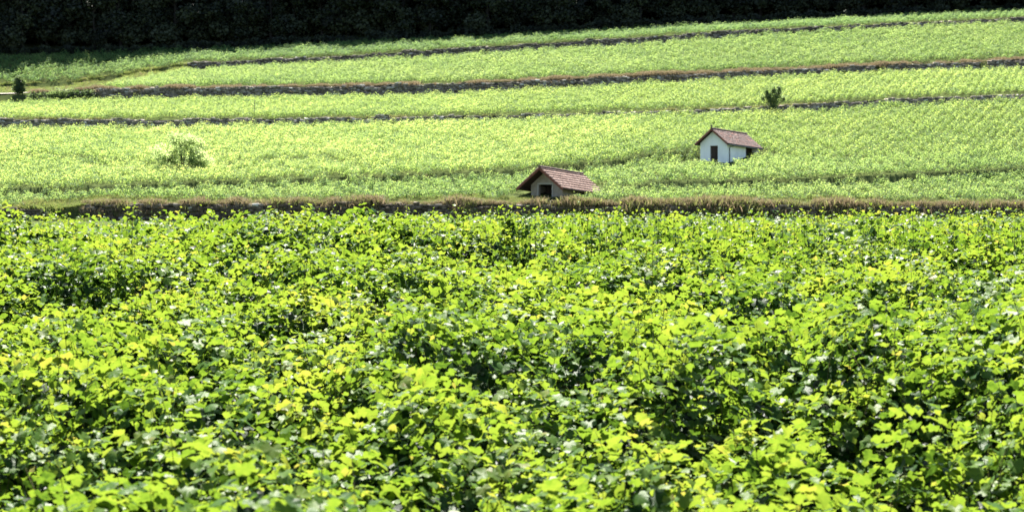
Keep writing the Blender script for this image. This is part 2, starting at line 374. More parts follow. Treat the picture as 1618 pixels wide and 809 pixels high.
def row_leaves(p0, ang, s0, s1, seed, shoots_m, fill_m, big=1.0, spikes=(), relief=1.0, mound=0.0, sp=0.067, wid=0.40, helio=0.28):
    """leaves of one row: p0 = point at s=0, heading ang in the ground plane"""
    rng = np.random.default_rng(seed)
    e = np.array([math.cos(ang), math.sin(ang)]); nrm = np.array([-e[1], e[0]])
    nS = int((s1-s0)*shoots_m)
    s = rng.uniform(s0, s1, nS)
    top = VINE_H - 0.03 + relief*(0.13*vnoise(s, 0.7, seed) + 0.07*vnoise(s, 0.3, seed+1) + 0.11*vnoise(s, 2.6, seed+5)) - mound*np.abs(np.sin(math.pi*s/1.05+seed))**1.5
    top *= np.where(rng.random(nS) < 0.16, rng.uniform(1.05, 1.20, nS), 1.0)
    bx = p0[0] + s*e[0]; by = p0[1] + s*e[1]
    for hx, hd, r, k in HOLES:
        w = np.exp(-(((bx-hx)*e[0]+(by-hd)*e[1])/r)**2 - (((bx-hx)*nrm[0]+(by-hd)*nrm[1])/0.75)**2)
        top *= 1 - 0.9*k*w
    lat = rng.normal(0, 0.10, nS)
    base_h = rng.uniform(0.35, 0.6, nS)
    if len(spikes):
        spa = np.array(spikes)
        s = np.concatenate([s, spa[:, 0]]); top = np.concatenate([top, spa[:, 1]]); lat = np.concatenate([lat, rng.normal(0, .05, len(spa))])
        base_h = np.concatenate([base_h, spa[:, 1]-0.75]); nS = len(s)
    length = np.maximum(top-base_h, 0.08)
    tl = lat*1.3 + rng.normal(0, 0.20, nS); ta = rng.normal(0, 0.22, nS)
    if len(spikes): tl[-len(spa):] *= .3; ta[-len(spa):] *= .3
    droop = np.abs(rng.normal(0, 0.16, nS)) * np.sign(tl)
    K = 11
    k = (np.arange(K)+0.5)/K
    kk = np.clip(k[None] + rng.normal(0, .03, (nS, K)), 0.02, 1.0)
    L_ = length[:, None]
    h = base_h[:, None] + L_*(kk - 0.10*np.abs(droop[:, None])*kk**3)
    la = lat[:, None] + L_*(tl[:, None]*kk + droop[:, None]*kk**3)
    al = s[:, None] + L_*ta[:, None]*kk
    stem = (s, lat, base_h, length, tl, ta, droop)
    # leaves sit on petioles to alternate sides
    phi = rng.uniform(0, 2*math.pi, (nS, 1)) + np.arange(K)[None]*math.pi + rng.normal(0, .7, (nS, K))
    pet = rng.uniform(.03, .09, (nS, K))*(1.15-kk)
    la2 = la + np.sin(phi)*pet; al2 = al + np.cos(phi)*pet
    size = (0.100*(1 - 0.62*np.clip((kk-0.62)/0.38, 0, 1)**1.3))*rng.uniform(.6, 1.35, (nS, K))*big
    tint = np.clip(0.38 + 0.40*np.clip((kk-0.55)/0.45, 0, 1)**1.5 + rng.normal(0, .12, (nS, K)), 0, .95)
    out = np.stack([np.cos(phi)*e[0] + np.sin(phi)*nrm[0], np.cos(phi)*e[1] + np.sin(phi)*nrm[1], 0*phi], -1)
    # leaves inside the hedge: shade of its heart put into their near-black tint
    def crest(q, x_, y_):
        t_ = VINE_H - 0.08 + relief*(0.13*vnoise(q, 0.7, seed) + 0.11*vnoise(q, 2.6, seed+5)) - mound*np.abs(np.sin(math.pi*q/1.05+seed))**1.5
        for hx, hd, r, kq in HOLES:
            w = np.exp(-(((x_-hx)*e[0]+(y_-hd)*e[1])/r)**2 - (((x_-hx)*nrm[0]+(y_-hd)*nrm[1])/0.75)**2)
            t_ = t_*(1-0.9*kq*w)
        return t_
    nf = int((s1-s0)*fill_m)
    fs = rng.uniform(s0, s1, nf)
    ftop = crest(fs, p0[0]+fs*e[0], p0[1]+fs*e[1])
    side = rng.choice([-1, 1], nf)
    hh = rng.beta(1.8, 1.2, nf)
    fla = side*wid*0.72*rng.random(nf)**.6
    fh = 0.25 + (ftop-0.42)*hh
    # the outer skin of overlapping leaves, following the swells of the canopy
    ga, gb = np.meshgrid(np.arange(s0, s1, sp), np.arange(0, 1, sp/1.25))
    ga = ga.ravel() + rng.uniform(-.5, .5, ga.size)*sp; gb = np.clip(gb.ravel() + rng.uniform(-.5, .5, gb.size)*sp/1.25, 0, 1)
    th = rad(135)*(2*gb-1)
    ph = rng.uniform(0, 6.283, 6)
    disp = relief*(.10*np.sin(ga*7.1+th*1.3+ph[0]) + .09*np.sin(ga*11.7-th*2.1+ph[1]) + .08*np.sin(ga*4.3+th*2.9+ph[2]) + .06*np.sin(ga*19.0+th*3.7+ph[3]))
    stop_ = crest(ga, p0[0]+ga*e[0], p0[1]+ga*e[1])
    bb = np.minimum(.42, stop_*.45)
    tc = np.clip(th, -math.pi/2, math.pi/2)
    over = np.maximum(np.abs(th)-math.pi/2, 0)
    shl = np.sin(tc)*wid*(1+disp*1.2) + rng.normal(0, .02, len(ga))
    shh = stop_ - bb + np.cos(tc)*bb + disp*.55*np.cos(tc) - over*.40 + rng.normal(0, .025, len(ga))
    so = np.stack([nrm[0]*np.sin(tc), nrm[1]*np.sin(tc), 0*tc], -1)
    snm = np.stack([nrm[0]*np.sin(th), nrm[1]*np.sin(th), np.cos(th)], -1)
    c = np.concatenate([np.stack([al2.ravel(), la2.ravel(), h.ravel()], -1), np.stack([fs, fla, fh], -1), np.stack([ga, shl, shh], -1)])
    ns_, nsh = size.size, len(ga)
    size = np.concatenate([size.ravel(), 0.13*rng.uniform(.8, 1.3, nf)*big, 0.097*rng.uniform(.5, 1.4, nsh)*big])
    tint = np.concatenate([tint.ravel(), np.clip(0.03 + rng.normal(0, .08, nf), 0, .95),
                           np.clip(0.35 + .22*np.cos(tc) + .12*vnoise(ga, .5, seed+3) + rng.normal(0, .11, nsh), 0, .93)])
    o = np.concatenate([out.reshape(-1, 3), side[:, None]*np.array([[nrm[0], nrm[1], 0]]), so])
    # neighbouring leaves lean the same way
    lean = np.stack([vnoise(c[:, 0], .33, seed+21), vnoise(c[:, 0]+c[:, 2]*.7, .38, seed+22), 0*c[:, 0]], -1)*.17
    lean = lean[:, :1]*np.array([e[0], e[1], 0]) + lean[:, 1:2]*np.array([nrm[0], nrm[1], 0])
    basen = np.concatenate([0.85*np.array([0, 0, 1.0]) + 0.38*o[:ns_+nf], .34*snm + np.array([0, 0, .78])])
    N = len(c)
    tint = np.where(rng.random(N) < 0.006, 0.985, tint)
    nm = basen + lean + rng.normal(0, .30, (N, 3)) + helio*np.array([sd.x, sd.y, 0])/math.cos(SUN_EL)   # blades turn to the sun
    td = o*0.8 + np.array([0, 0, -0.5]) + rng.normal(0, .40, (N, 3))
    X = p0[0] + c[:, 0]*e[0] + c[:, 1]*nrm[0]
    Y = p0[1] + c[:, 0]*e[1] + c[:, 1]*nrm[1]
    pos = np.stack([X, Y, c[:, 2]], -1)
    return pos, unit(nm), unit(td), size, tint, stem, e, nrm

def stems_mesh(stem, p0, e, nrm, gfun, seed):
    s, lat, bh, ln, tl, ta, dr = stem
    n = len(s); ks = np.array([0, .35, .7, 1.0])
    kk = ks[None]
    h = bh[:, None] + ln[:, None]*(kk-0.10*np.abs(dr[:, None])*kk**3)
    la = lat[:, None] + ln[:, None]*(tl[:, None]*kk + dr[:, None]*kk**3)
    al = s[:, None] + ln[:, None]*ta[:, None]*kk
    X = p0[0]+al*e[0]+la*nrm[0]; Y = p0[1]+al*e[1]+la*nrm[1]
    Z = gfun(X.ravel(), Y.ravel()).reshape(X.shape) + h
    r = np.array([.0045, .004, .003, .0015])
    ringa = np.array([0, 2.094, 4.189])
    v = np.stack([X[..., None]+r[:, None]*np.cos(ringa), Y[..., None]+r[:, None]*np.sin(ringa), Z[..., None]+0*ringa], -1)   # n,4,3,3
    v = v.reshape(-1, 3)
    f = []
    for i in range(3):
        for j in range(3):
            f.append((i*3+j, i*3+(j+1) % 3, (i+1)*3+(j+1) % 3, (i+1)*3+j))
    f = (np.array(f)[None] + (np.arange(n)*12)[:, None, None]).reshape(-1, 4)
    # gnarled trunks below, one about every metre
    st = np.arange(s.min(), s.max(), 1.0)
    vv = [v]; ff = [f]; off = len(v)
    for q_ in st:
        x = p0[0]+q_*e[0]; y = p0[1]+q_*e[1]; gz_ = float(gfun(np.array([x]), np.array([y]))[0])
        pts = [(x, y, gz_-.05), (x+random.uniform(-.04, .04), y+random.uniform(-.04, .04), gz_+.3), (x+random.uniform(-.08, .08), y+random.uniform(-.05, .05), gz_+.55)]
        b = []
        for (a1, a2, a3), rr in zip(pts, (.035, .028, .03)):
            for t in range(5): b.append((a1+rr*math.cos(t*1.2566), a2+rr*math.sin(t*1.2566), a3))
        vv.append(np.array(b))
        ff.append(np.array([(i*5+j, i*5+(j+1) % 5, (i+1)*5+(j+1) % 5, (i+1)*5+j) for i in range(2) for j in range(5)]) + off); off += 15
    return np.concatenate(vv), np.concatenate(ff)

# ------------------------------------------------------------------ the near vineyard, row by row
ROW_ANG = rad(7.0)
ROW_STEP = 1.08
ROW_END = 34.0
def gfun(x, y): return canopy_z(x, y) - VINE_H
rows = []
d0 = 7.2; i = 0
centres = []
while d0 < ROW_END: centres.append(d0); d0 += ROW_STEP
spk = {k: [] for k in range(len(centres))}
SPIKES += [(px+random.uniform(-14, 14), py+random.uniform(2, 11), d+random.uniform(-3, 3)) for px, py, d in SPIKES for _ in range(2)]
SPIKES += [(random.uniform(780, 860), random.uniform(318, 334), 44) for _ in range(9)] + [(random.uniform(880, 1618), random.uniform(323, 338), random.uniform(43, 50)) for _ in range(34)]
for px, py, d in SPIKES:
    d = d*0.6
    x = (px-PX0)/F*d
    k = int(np.argmin([abs((d-c) - x*math.tan(ROW_ANG)) for c in centres]))
    dd = centres[k] + x*math.tan(ROW_ANG)
    x = (px-PX0)/F*dd
    top = zy(py, dd) - float(gfun(np.array(x), np.array(dd)))
    spk[k].append((x/math.cos(ROW_ANG), min(top, 1.75)))
for k, dc in enumerate(centres):
    half = 809.0/F*dc*1.06 + 1.0
    sh, fl = (10, 80) if dc < 20 else (9, 55)
    pos, nm, td, size, tint, stem, e, nrm = row_leaves((0.0, dc), ROW_ANG, -half, half, 100+k*13, sh, fl, 1.0, spk[k], 1.15)
    pos[:, 2] += gfun(pos[:, 0], pos[:, 1])
    rows.append(dict(d=dc, pos=pos, nm=nm, td=td, size=size, tint=tint, stem=stem, e=e, nrm=nrm))

# the leaves that show largest (nearest-first splat) become parts of their own, at most 300 in a row
PICK_ROWS = 14
W_, H_ = 809, 405
zb = np.zeros((H_, W_), bool)
allp = []
for k, r in enumerate(rows[:PICK_ROWS+3]):
    y = r['pos'][:, 1]
    u = (PX0 + r['pos'][:, 0]/y*F)*0.5; v = (PY0 - (r['pos'][:, 2]-CAM_Z)/y*F)*0.5
    facing = np.abs(np.sum(r['nm']*unit(r['pos']-np.array([0, 0, CAM_Z])), -1))
    rx = r['size']*0.42*F/y*0.5; ry = rx*np.clip(facing, .25, 1)
    allp.append(np.stack([y, u, v, rx, ry, np.full(len(y), k), np.arange(len(y))], -1))
allp = np.concatenate(allp); allp = allp[np.argsort(allp[:, 0])]
allp = allp[(allp[:, 1] > -5) & (allp[:, 1] < W_+5) & (allp[:, 2] > -5) & (allp[:, 2] < H_+5)]
seen = {k: [] for k in range(PICK_ROWS+3)}
for y, u, v, rx, ry, k, j in allp:
    x0, x1, y0, y1 = max(int(u-rx), 0), min(int(u+rx)+1, W_), max(int(v-ry), 0), min(int(v+ry)+1, H_)
    if x1 <= x0 or y1 <= y0: continue
    sub = zb[y0:y1, x0:x1]
    free = sub.size - int(sub.sum())
    if free > 0.35*sub.size and free > 10:
        seen[int(k)].append((free, int(j)))
    sub[:] = True

LEAFMESH = []
for a in range(16):
    V, Fc = TEMPL[0]
    s = shape_leaves(V, R.normal(0.15, 0.22, 1), R.normal(0.45, 0.35, 1), R.normal(-0.15, 0.30, 1))[0]
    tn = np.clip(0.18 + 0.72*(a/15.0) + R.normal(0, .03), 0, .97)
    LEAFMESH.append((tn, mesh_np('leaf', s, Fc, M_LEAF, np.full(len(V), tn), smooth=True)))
tints_l = np.array([t for t, _ in LEAFMESH])

for k, r in enumerate(rows):
    root = link('vine_row', None)
    root.location = (0, r['d'], float(gfun(np.array(0.0), np.array(r['d']))))
    root.empty_display_size = 0.3
    lab = 'bushy green vine row of the near vineyard, backlit leaves hiding its neighbours'
    if k == 0: lab = 'nearest vine row, along the bottom edge, large soft backlit leaves'
    elif k == len(rows)-1: lab = 'farthest separate vine row, shoots standing against the dark front wall'
    tag(root, lab, 'vine row', 'vine rows of the near vineyard')
    org = np.array(root.location)
    N = len(r['size'])
    keep = np.ones(N, bool)
    if k < PICK_ROWS + 3:
        pick = [j for _, j in sorted(seen[k], reverse=True)[:300]]
        keep[pick] = False
        n = unit(r['nm'][pick]); t = unit(r['td'][pick] - n*np.sum(r['td'][pick]*n, -1, keepdims=True)); b = np.cross(t, n)
        for m, j in enumerate(pick):
            q_ = int(np.argmin(np.abs(tints_l - r['tint'][j]) + R.random(16)*0.12))
            o = bpy.data.objects.new('leaf', LEAFMESH[q_][1])
            sz = r['size'][j]
            mt = Matrix.Identity(4)
            for c_, vec in enumerate((b[m], t[m], n[m])):
                for w_ in range(3): mt[w_][c_] = vec[w_]*sz
            for w_ in range(3): mt[w_][3] = r['pos'][j][w_] - org[w_]
            o.parent = root; o.matrix_local = mt
            COL.objects.link(o)
    lod = 0 if r['d'] < 15.6 else 1 if r['d'] < 27 else 2
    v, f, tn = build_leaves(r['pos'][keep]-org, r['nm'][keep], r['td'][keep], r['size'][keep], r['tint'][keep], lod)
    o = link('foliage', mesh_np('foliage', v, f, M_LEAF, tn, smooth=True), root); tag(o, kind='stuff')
    v, f = stems_mesh(r['stem'], (0.0, r['d']), r['e'], r['nrm'], gfun, k)
    o = link('shoots', mesh_np('shoots', v-org, f, M_STEM), root); tag(o, kind='stuff')

# ------------------------------------------------------------------ scattered growth: one object per plot, geometry spread on points
def scatter_object(name, pts, rots, scl, variants, idx, label, cat, mat):
    me = bpy.data.meshes.new(name)
    n = len(pts)
    me.vertices.add(n); me.vertices.foreach_set('co', np.asarray(pts, np.float32).ravel())
    a = me.attributes.new('rot', 'FLOAT_VECTOR', 'POINT'); a.data.foreach_set('vector', np.asarray(rots, np.float32).ravel())
    a = me.attributes.new('scl', 'FLOAT_VECTOR', 'POINT'); a.data.foreach_set('vector', np.asarray(scl, np.float32).ravel())
    a = me.attributes.new('pick', 'INT', 'POINT'); a.data.foreach_set('value', np.asarray(idx, np.int32))
    me.materials.append(mat)
    o = link(name, me)
    tag(o, label, cat, kind='stuff')
    ng = bpy.data.node_groups.new(name, 'GeometryNodeTree')
    ng.interface.new_socket('Geometry', in_out='INPUT', socket_type='NodeSocketGeometry')
    ng.interface.new_socket('Geometry', in_out='OUTPUT', socket_type='NodeSocketGeometry')
    gi = ng.nodes.new('NodeGroupInput'); go = ng.nodes.new('NodeGroupOutput')
    iop = ng.nodes.new('GeometryNodeInstanceOnPoints'); iop.inputs['Pick Instance'].default_value = True
    g2i = ng.nodes.new('GeometryNodeGeometryToInstance')
    for vob in reversed(variants):
        oi = ng.nodes.new('GeometryNodeObjectInfo'); oi.inputs['Object'].default_value = vob; oi.inputs['As Instance'].default_value = False
        sm = ng.nodes.new('GeometryNodeSetMaterial'); sm.inputs['Material'].default_value = mat
        ng.links.new(oi.outputs['Geometry'], sm.inputs['Geometry']); ng.links.new(sm.outputs[0], g2i.inputs[0])
    ng.links.new(gi.outputs[0], iop.inputs['Points'])
    ng.links.new(g2i.outputs[0], iop.inputs['Instance'])
    def named(nm, ty):
        x = ng.nodes.new('GeometryNodeInputNamedAttribute'); x.data_type = ty; x.inputs['Name'].default_value = nm; return x.outputs['Attribute']
    ng.links.new(named('pick', 'INT'), iop.inputs['Instance Index'])
    e2r = ng.nodes.new('FunctionNodeEulerToRotation')
    ng.links.new(named('rot', 'FLOAT_VECTOR'), e2r.inputs[0]); ng.links.new(e2r.outputs[0], iop.inputs['Rotation'])
    ng.links.new(named('scl', 'FLOAT_VECTOR'), iop.inputs['Scale'])
    ng.links.new(iop.outputs[0], go.inputs[0])
    md = o.modifiers.new('spread', 'NODES'); md.node_group = ng
    return o

def hidden_source(name, me):            # kept out of the scene: only its mesh is read by the plots
    return bpy.data.objects.new(name, me)

# vine row pieces for the middle distance and the hill
def row_piece(length, seed, shoots, fill, big, lod, mat, name, relief=1.0, mound=0.0, sp=.085, helio=0.0):
    global HOLES
    h, HOLES = HOLES, []
    pos, nm, td, size, tint, *_ = row_leaves((0, 0), 0.0, -length/2, length/2, seed, shoots, fill, big, (), relief, mound, sp, .40, helio)
    HOLES = h
    v, f, tn = build_leaves(pos, nm, td, size, tint, lod)
    return hidden_source(name, mesh_np(name, v, f, mat, tn, smooth=True))
MIDP = [row_piece(2.0, 900+7*a, 7, 25, 1.0, 2, M_LEAF, 'mid_vines', 1.0, 0.0, .10, .15) for a in range(5)]
FARP = [row_piece(2.4, 1900+7*a, 5, 10, 1.3, 2, M_FARLEAF, 'far_vines', 1.3, 0.22, .145) for a in range(7)]

def plot(name, dlo, dhi, pxlo, pxhi, ang, step, plen, variants, label, mat, keep=None, hscale=1.0, gf=ground_z, extra=3.0):
    """rows at heading ang over the strip of land between two distances"""
    e = np.array([math.cos(ang), math.sin(ang)]); nrm = np.array([-e[1], e[0]])
    xm = max(abs(pxlo-PX0), abs(pxhi-PX0))/F*dhi + 6
    rad_ = math.hypot(xm, (dhi-dlo)/2) + plen
    c0 = np.array([0, (dlo+dhi)/2])
    A, B = np.meshgrid(np.arange(-rad_, rad_, plen*0.95), np.arange(-rad_, rad_, step))
    A = A + R.uniform(-.3, .3, A.shape)
    X = c0[0]+A*e[0]+B*nrm[0]; Y = c0[1]+A*e[1]+B*nrm[1]
    X, Y = X.ravel(), Y.ravel()
    px = PX0 + X/Y*F
    ok = (Y > dlo) & (Y < dhi) & (px > pxlo) & (px < pxhi)
    X, Y, px = X[ok], Y[ok], px[ok]
    if keep is not None:
        ok = keep(X, Y, px); X, Y, px = X[ok], Y[ok], px[ok]
    z = gf(X, Y)
    za = gf(X+e[0]*.5, Y+e[1]*.5); zb_ = gf(X-e[0]*.5, Y-e[1]*.5)
    pitch = np.clip(za-zb_, -.5, .5)
    n = len(X)
    flip = R.integers(0, 2, n)
    rots = np.stack([0*X, np.where(flip == 1, 1, -1)*np.arctan(pitch), ang + flip*math.pi], -1)
    hs = hscale*(1 + 0.07*R.normal(0, 1, n) + 0.05*np.sin(X*.21+Y*.13)*np.cos(X*.07-Y*.19))
    scl = np.stack([1+0*X, R.uniform(.9, 1.2, n), hs], -1)
    return scatter_object(name, np.stack([X, Y, z-0.02], -1), rots, scl, variants, R.integers(0, len(variants), n), label, 'vineyard', mat)

plot('vineyard', 34.4, 72, -160, 1780, ROW_ANG, ROW_STEP, 2.0, MIDP, 'far edge of the near vineyard, fine bright leaves below the dark stone wall', M_LEAF, gf=gfun)

# places on the hill kept free of vines
HUT_W = ((1149-PX0)/F*216.8, 216.8)
HUT_N = ((889-PX0)/F*200.4, 200.4)
BUSH = ((288-PX0)/F*214.5, 214.5)
def img_y(X, Y): return PY0 - (ground_z(X, Y)-CAM_Z)/Y*F
def keepA(X, Y, px):
    y = img_y(X, Y)
    k = np.ones(len(X), bool)
    k &= ~((np.abs(y-lineA(px)) < 2.6) & (px < 1230))
    k &= ~((np.abs(y-lineB(px)) < 2.6) & (px > 945))
    k &= ~((np.abs(y-lineC(px)) < 1.6) & (px < 640) & (np.sin(px*.05) > -.6))
    c_, s_ = math.cos(rad(35)), math.sin(rad(35))
    for (hx, hd), w, ln, fr in ((HUT_W, 3.5, 7.7, 3.4), (HUT_N, 4.1, 7.6, 2.5)):
        lx = (X-hx)*c_ - (Y-hd)*s_; ly = (X-hx)*s_ + (Y-hd)*c_
        k &= ~((lx > -w-1.0) & (lx < 1.0) & (ly > -fr) & (ly < ln+.6)) & ~((lx > 0) & (lx < 1.9) & (ly > -fr) & (ly < ln))
    k &= (((X-BUSH[0]+1.0)/3.4)**2 + ((Y-BUSH[1])/1.6)**2) > 1
    k &= ~(img_y(X, Y) > E0t(px) - 5 - 3*np.sin(px*.011))
    return k
parcel = lambda X, Y: X - 9.0 - (Y-225.0)/math.tan(rad(66))
plot('vineyard', D0+1.5, D1-1.6, -260, 1880, rad(66), 1.08, 2.4, FARP, 'palest yellow-green vine plot, around the large round bush', M_SUNTONELEAF, lambda X, Y, px: keepA(X, Y, px) & (img_y(X, Y) < lineAx(px)) & (parcel(X, Y) < 0), 0.95)
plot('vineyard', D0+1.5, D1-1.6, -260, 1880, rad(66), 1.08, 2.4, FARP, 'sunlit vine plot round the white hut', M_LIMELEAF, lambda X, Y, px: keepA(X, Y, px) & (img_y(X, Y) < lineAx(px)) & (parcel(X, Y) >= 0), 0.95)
plot('vineyard', D0+1.5, D1-1.6, -260, 1880, rad(9), 1.25, 2.4, FARP, 'low band of vine rows running across just above the front wall', M_FARLEAF, lambda X, Y, px: keepA(X, Y, px) & (img_y(X, Y) >= lineAx(px)), 0.95)
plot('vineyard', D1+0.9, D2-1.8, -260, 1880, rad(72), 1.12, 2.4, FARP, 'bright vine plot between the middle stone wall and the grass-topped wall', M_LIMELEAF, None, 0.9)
def keepC(X, Y, px):
    y = img_y(X, Y); return (px > 150) & (y > E3b(px)+4+np.where(px < 330, 4, 0)) & (px > 150 + (Y-D2)*4.0)
plot('vineyard', D2+1.8, D3-1.6, 100, 1880, rad(58), 1.12, 2.4, FARP, 'high vine plot above the grass-topped stone wall', M_FARLEAF, keepC, 0.95)
plot('vineyard', D3+0.6, D4-1.0, 296, 1880, rad(70), 1.12, 2.4, FARP, 'narrow vine strip along the foot of the dark wood', M_SHADETONELEAF, None, 0.85)
plot('vineyard', D3+0.6, D4-0.5, -260, 288, rad(50), 1.12, 2.4, FARP, 'shaded vine plot in the upper left below the dark wood', M_SHADETONELEAF, lambda X, Y, px: px < 330-(D4-Y)*3.4, 1.0)

# ------------------------------------------------------------------ dry stone walls
def stone_wall(d, pxa, pxb, top, bot, mat, label, sw=(0.3, 0.75), chh=0.26, thick=0.45, rough=1.0, light=0.0, ragged=0.12):
    root = link('stone_wall', None); pm = (pxa+pxb)/2
    root.location = ((pm-PX0)/F*d, d, float(zy(bot(pm), d))); org = np.array(root.location)
    tag(root, label, 'wall', 'dry stone walls of the terraces')
    xa, xb = (pxa-PX0)/F*d, (pxb-PX0)/F*d
    # packed earth and rubble behind the stones
    xs = np.arange(xa, xb+2, 2.0); xs[-1] = xb
    p = PX0 + xs/d*F
    zt = zy(top(p), d)-0.10; zb_ = zy(bot(p), d)-0.35
    v = np.concatenate([np.stack([xs, 0*xs+d-0.12, zb_], -1), np.stack([xs, 0*xs+d-0.10, zt], -1), np.stack([xs, 0*xs+d+0.5, zt], -1)]) - org
    n = len(xs); ii = np.arange(n-1)
    f = np.concatenate([np.stack([ii, ii+1, ii+1+n, ii+n], -1), np.stack([ii+n, ii+1+n, ii+1+2*n, ii+2*n], -1)])
    link('core', mesh_np('core', v, f, M_CORE), root)
    V = []; T = []
    hmax = float(np.max(zy(top(p), d)-zy(bot(p), d)))
    rng = np.random.default_rng(int(d*7+pxa+5000))
    for c in range(int(hmax/chh)+2):
        x = xa
        while x < xb:
            w = rng.uniform(*sw); px = PX0+(x+w/2)/d*F
            z0 = zy(bot(px), d) - 0.1 + c*chh + rng.normal(0, .03)
            h = chh*rng.uniform(.75, 1.15)
            if z0 + h*0.6 < zy(top(px), d) + ragged*vnoise(np.array([x]), 2.5, 3)[0]:
                yo = d - 0.32 - rng.uniform(0, .14)*rough
                b = np.array([(x, yo, z0), (x+w, yo, z0), (x+w, yo+thick, z0), (x, yo+thick, z0), (x, yo, z0+h), (x+w, yo, z0+h), (x+w, yo+thick, z0+h), (x, yo+thick, z0+h)])
                b += rng.normal(0, .035, b.shape)*rough
                V.append(b); T.append(np.clip(rng.beta(2, 2.6)+light + (0.45 if rng.random() < .05 else 0), 0, 1))
            x += w*0.97
    V = np.concatenate(V) - org
    F6 = np.array([(0,3,2,1),(4,5,6,7),(0,1,5,4),(1,2,6,5),(2,3,7,6),(3,0,4,7)])
    f = (F6[None] + (np.arange(len(T))*8)[:, None, None]).reshape(-1, 4)
    o = link('stones', mesh_np('stones', V, f, mat, np.repeat(T, 8)), root); tag(o, kind='stuff')
    return root
E0b = lambda px: 349 + 0*px
stone_wall(D0, 128, 1900, E0t, E0b, M_DARKSTONE, 'long dark mossy stone wall just behind the near vineyard')
stone_wall(D0, -300, 84, E0t, E0b, M_DARKSTONE, 'short dark stone wall end at the left edge behind the near vineyard')
stone_wall(D1, -300, 1900, E1t, E1b, M_STONE, 'low grey terrace wall across the middle of the hillside', chh=0.22, light=.12)
stone_wall(D2, 145, 1380, E2t, E2b, M_STONE, 'long stone terrace wall topped by dry orange grass', chh=0.24, light=0.05)
stone_wall(D2, 1395, 1545, E2t, E2b, M_STONE, 'short crumbling piece of terrace wall above the small upright tree', chh=0.24, light=0.08)
stone_wall(D2, 1560, 1900, lambda p: E2t(p)-1.5, E2b, M_STONE, 'pale stone wall end under dry grass at the upper right edge', chh=0.24, light=0.1)
stone_wall(D3, 296, 1900, E3t, E3b, M_STONE, 'dark low wall below the highest vine strip', chh=0.22, light=-.08)

# ------------------------------------------------------------------ grass
def tuft(seed, n, hgt, spread, lean, t0, t1, mat, name):
    rng = np.random.default_rng(seed)
    V = []; T = []
    for _ in range(n):
        a = rng.uniform(0, 6.283); b = np.array([rng.normal(0, spread), rng.normal(0, spread), -.03])
        h = hgt*rng.uniform(.5, 1.2); ln = rng.normal(0, lean, 2); w = .012*rng.uniform(.8, 1.8)
        sd_ = np.array([math.cos(a)*w, math.sin(a)*w, 0])
        mid = b + np.array([ln[0]*.4*h, ln[1]*.4*h, h*.6]); tip = b + np.array([ln[0]*h, ln[1]*h, h*(1-.25*min(1, np.hypot(*ln)))])
        V += [b-sd_, b+sd_, mid+sd_*.8, mid-sd_*.8, tip, tip+sd_*.3]
        T += [np.clip(rng.uniform(t0, t1), 0, 1)]*6
    f = np.array([(0,1,2,3),(3,2,5,4)]); f = (f[None]+(np.arange(n)*6)[:, None, None]).reshape(-1, 4)
    return hidden_source(name, mesh_np(name, np.array(V), f, mat, T))
DRY = [tuft(40+a, 60, .27, .13, .5, .62, 1.0, M_GRASS, 'dry_tuft') for a in range(4)]
MIXG = [tuft(60+a, 60, .25, .14, .5, .25, .8, M_GRASS, 'mixed_tuft') for a in range(4)]
GRN = [tuft(80+a, 60, .22, .16, .5, .0, .5, M_GRASS, 'green_tuft') for a in range(4)]
def grass(label, X, Y, variants, smin=.7, smax=1.3, name='grass'):
    n = len(X); z = ground_z(X, Y)
    s = R.uniform(smin, smax, n)*np.clip(1 + .45*vnoise(X, 2.2, 77) + .3*vnoise(X, .6, 78), .35, 2.0)
    scatter_object(name, np.stack([X, Y, z], -1), np.stack([0*X, 0*X, R.uniform(0, 6.28, n)], -1), np.stack([s, s, s*R.uniform(.8, 1.2, n)], -1), variants, R.integers(0, len(variants), n), label, 'grass', M_GRASS)
def strip(n, pxa, pxb, da, db):
    px = R.uniform(pxa, pxb, n); Y = R.uniform(da, db, n); return (px-PX0)/F*Y, Y, px
X, Y, px = strip(5200, 128, 1880, D0-0.25, D0+0.8)
k = R.random(len(X)) < np.clip(.75+.5*np.sin(px*.013)*np.sin(px*.031+1), .3, 1)
grass('brown dry grass hanging over the dark front wall', X[k], Y[k], DRY+MIXG[:3], .6, 2.3)
X, Y, px = strip(17000, -280, 1880, D0+0.5, D0+6.0)
k = (img_y(X, Y) > E0t(px)-10-3*np.sin(px*.011))
grass('pale green grass verge along the top of the front wall beside the low hut', X[k], Y[k], GRN+MIXG[:2], .8, 1.5)
X, Y, px = strip(700, 78, 135, D0-1.5, D0+1)
grass('green grass bank in the gap at the left end of the front wall', X, Y, GRN, 1.0, 1.8)
X, Y, px = strip(6500, 48, 1880, D2-0.2, D2+1.4)
k = R.random(len(X)) < np.clip(.7+.5*np.sin(px*.017+2)*np.sin(px*.007), .15, 1)
grass('orange dry grass fringe on top of the long terrace wall', X[k], Y[k], DRY, .7, 1.35)
X, Y, px = strip(2600, -280, 320, D2+3, D3-2)
k = (px < 150+(Y-D2)*4.0+10)
grass('dry and green grass along the sunken track in the upper left', X[k], Y[k], GRN+MIXG[:2], .7, 1.4)
X, Y, px = strip(1500, -280, 1880, D1-0.1, D1+0.6)
k = np.sin(px*.011+1)+.4*np.sin(px*.05) > .2
grass('sparse grass on the rim of the middle terrace wall', X[k], Y[k], MIXG, .5, .9)

X, Y, px = strip(1500, -280, 300, D3-3.5, D3+.6)
grass('shaded grass bank below the upper left vine plot', X, Y, GRN+MIXG[:1], .9, 1.6)

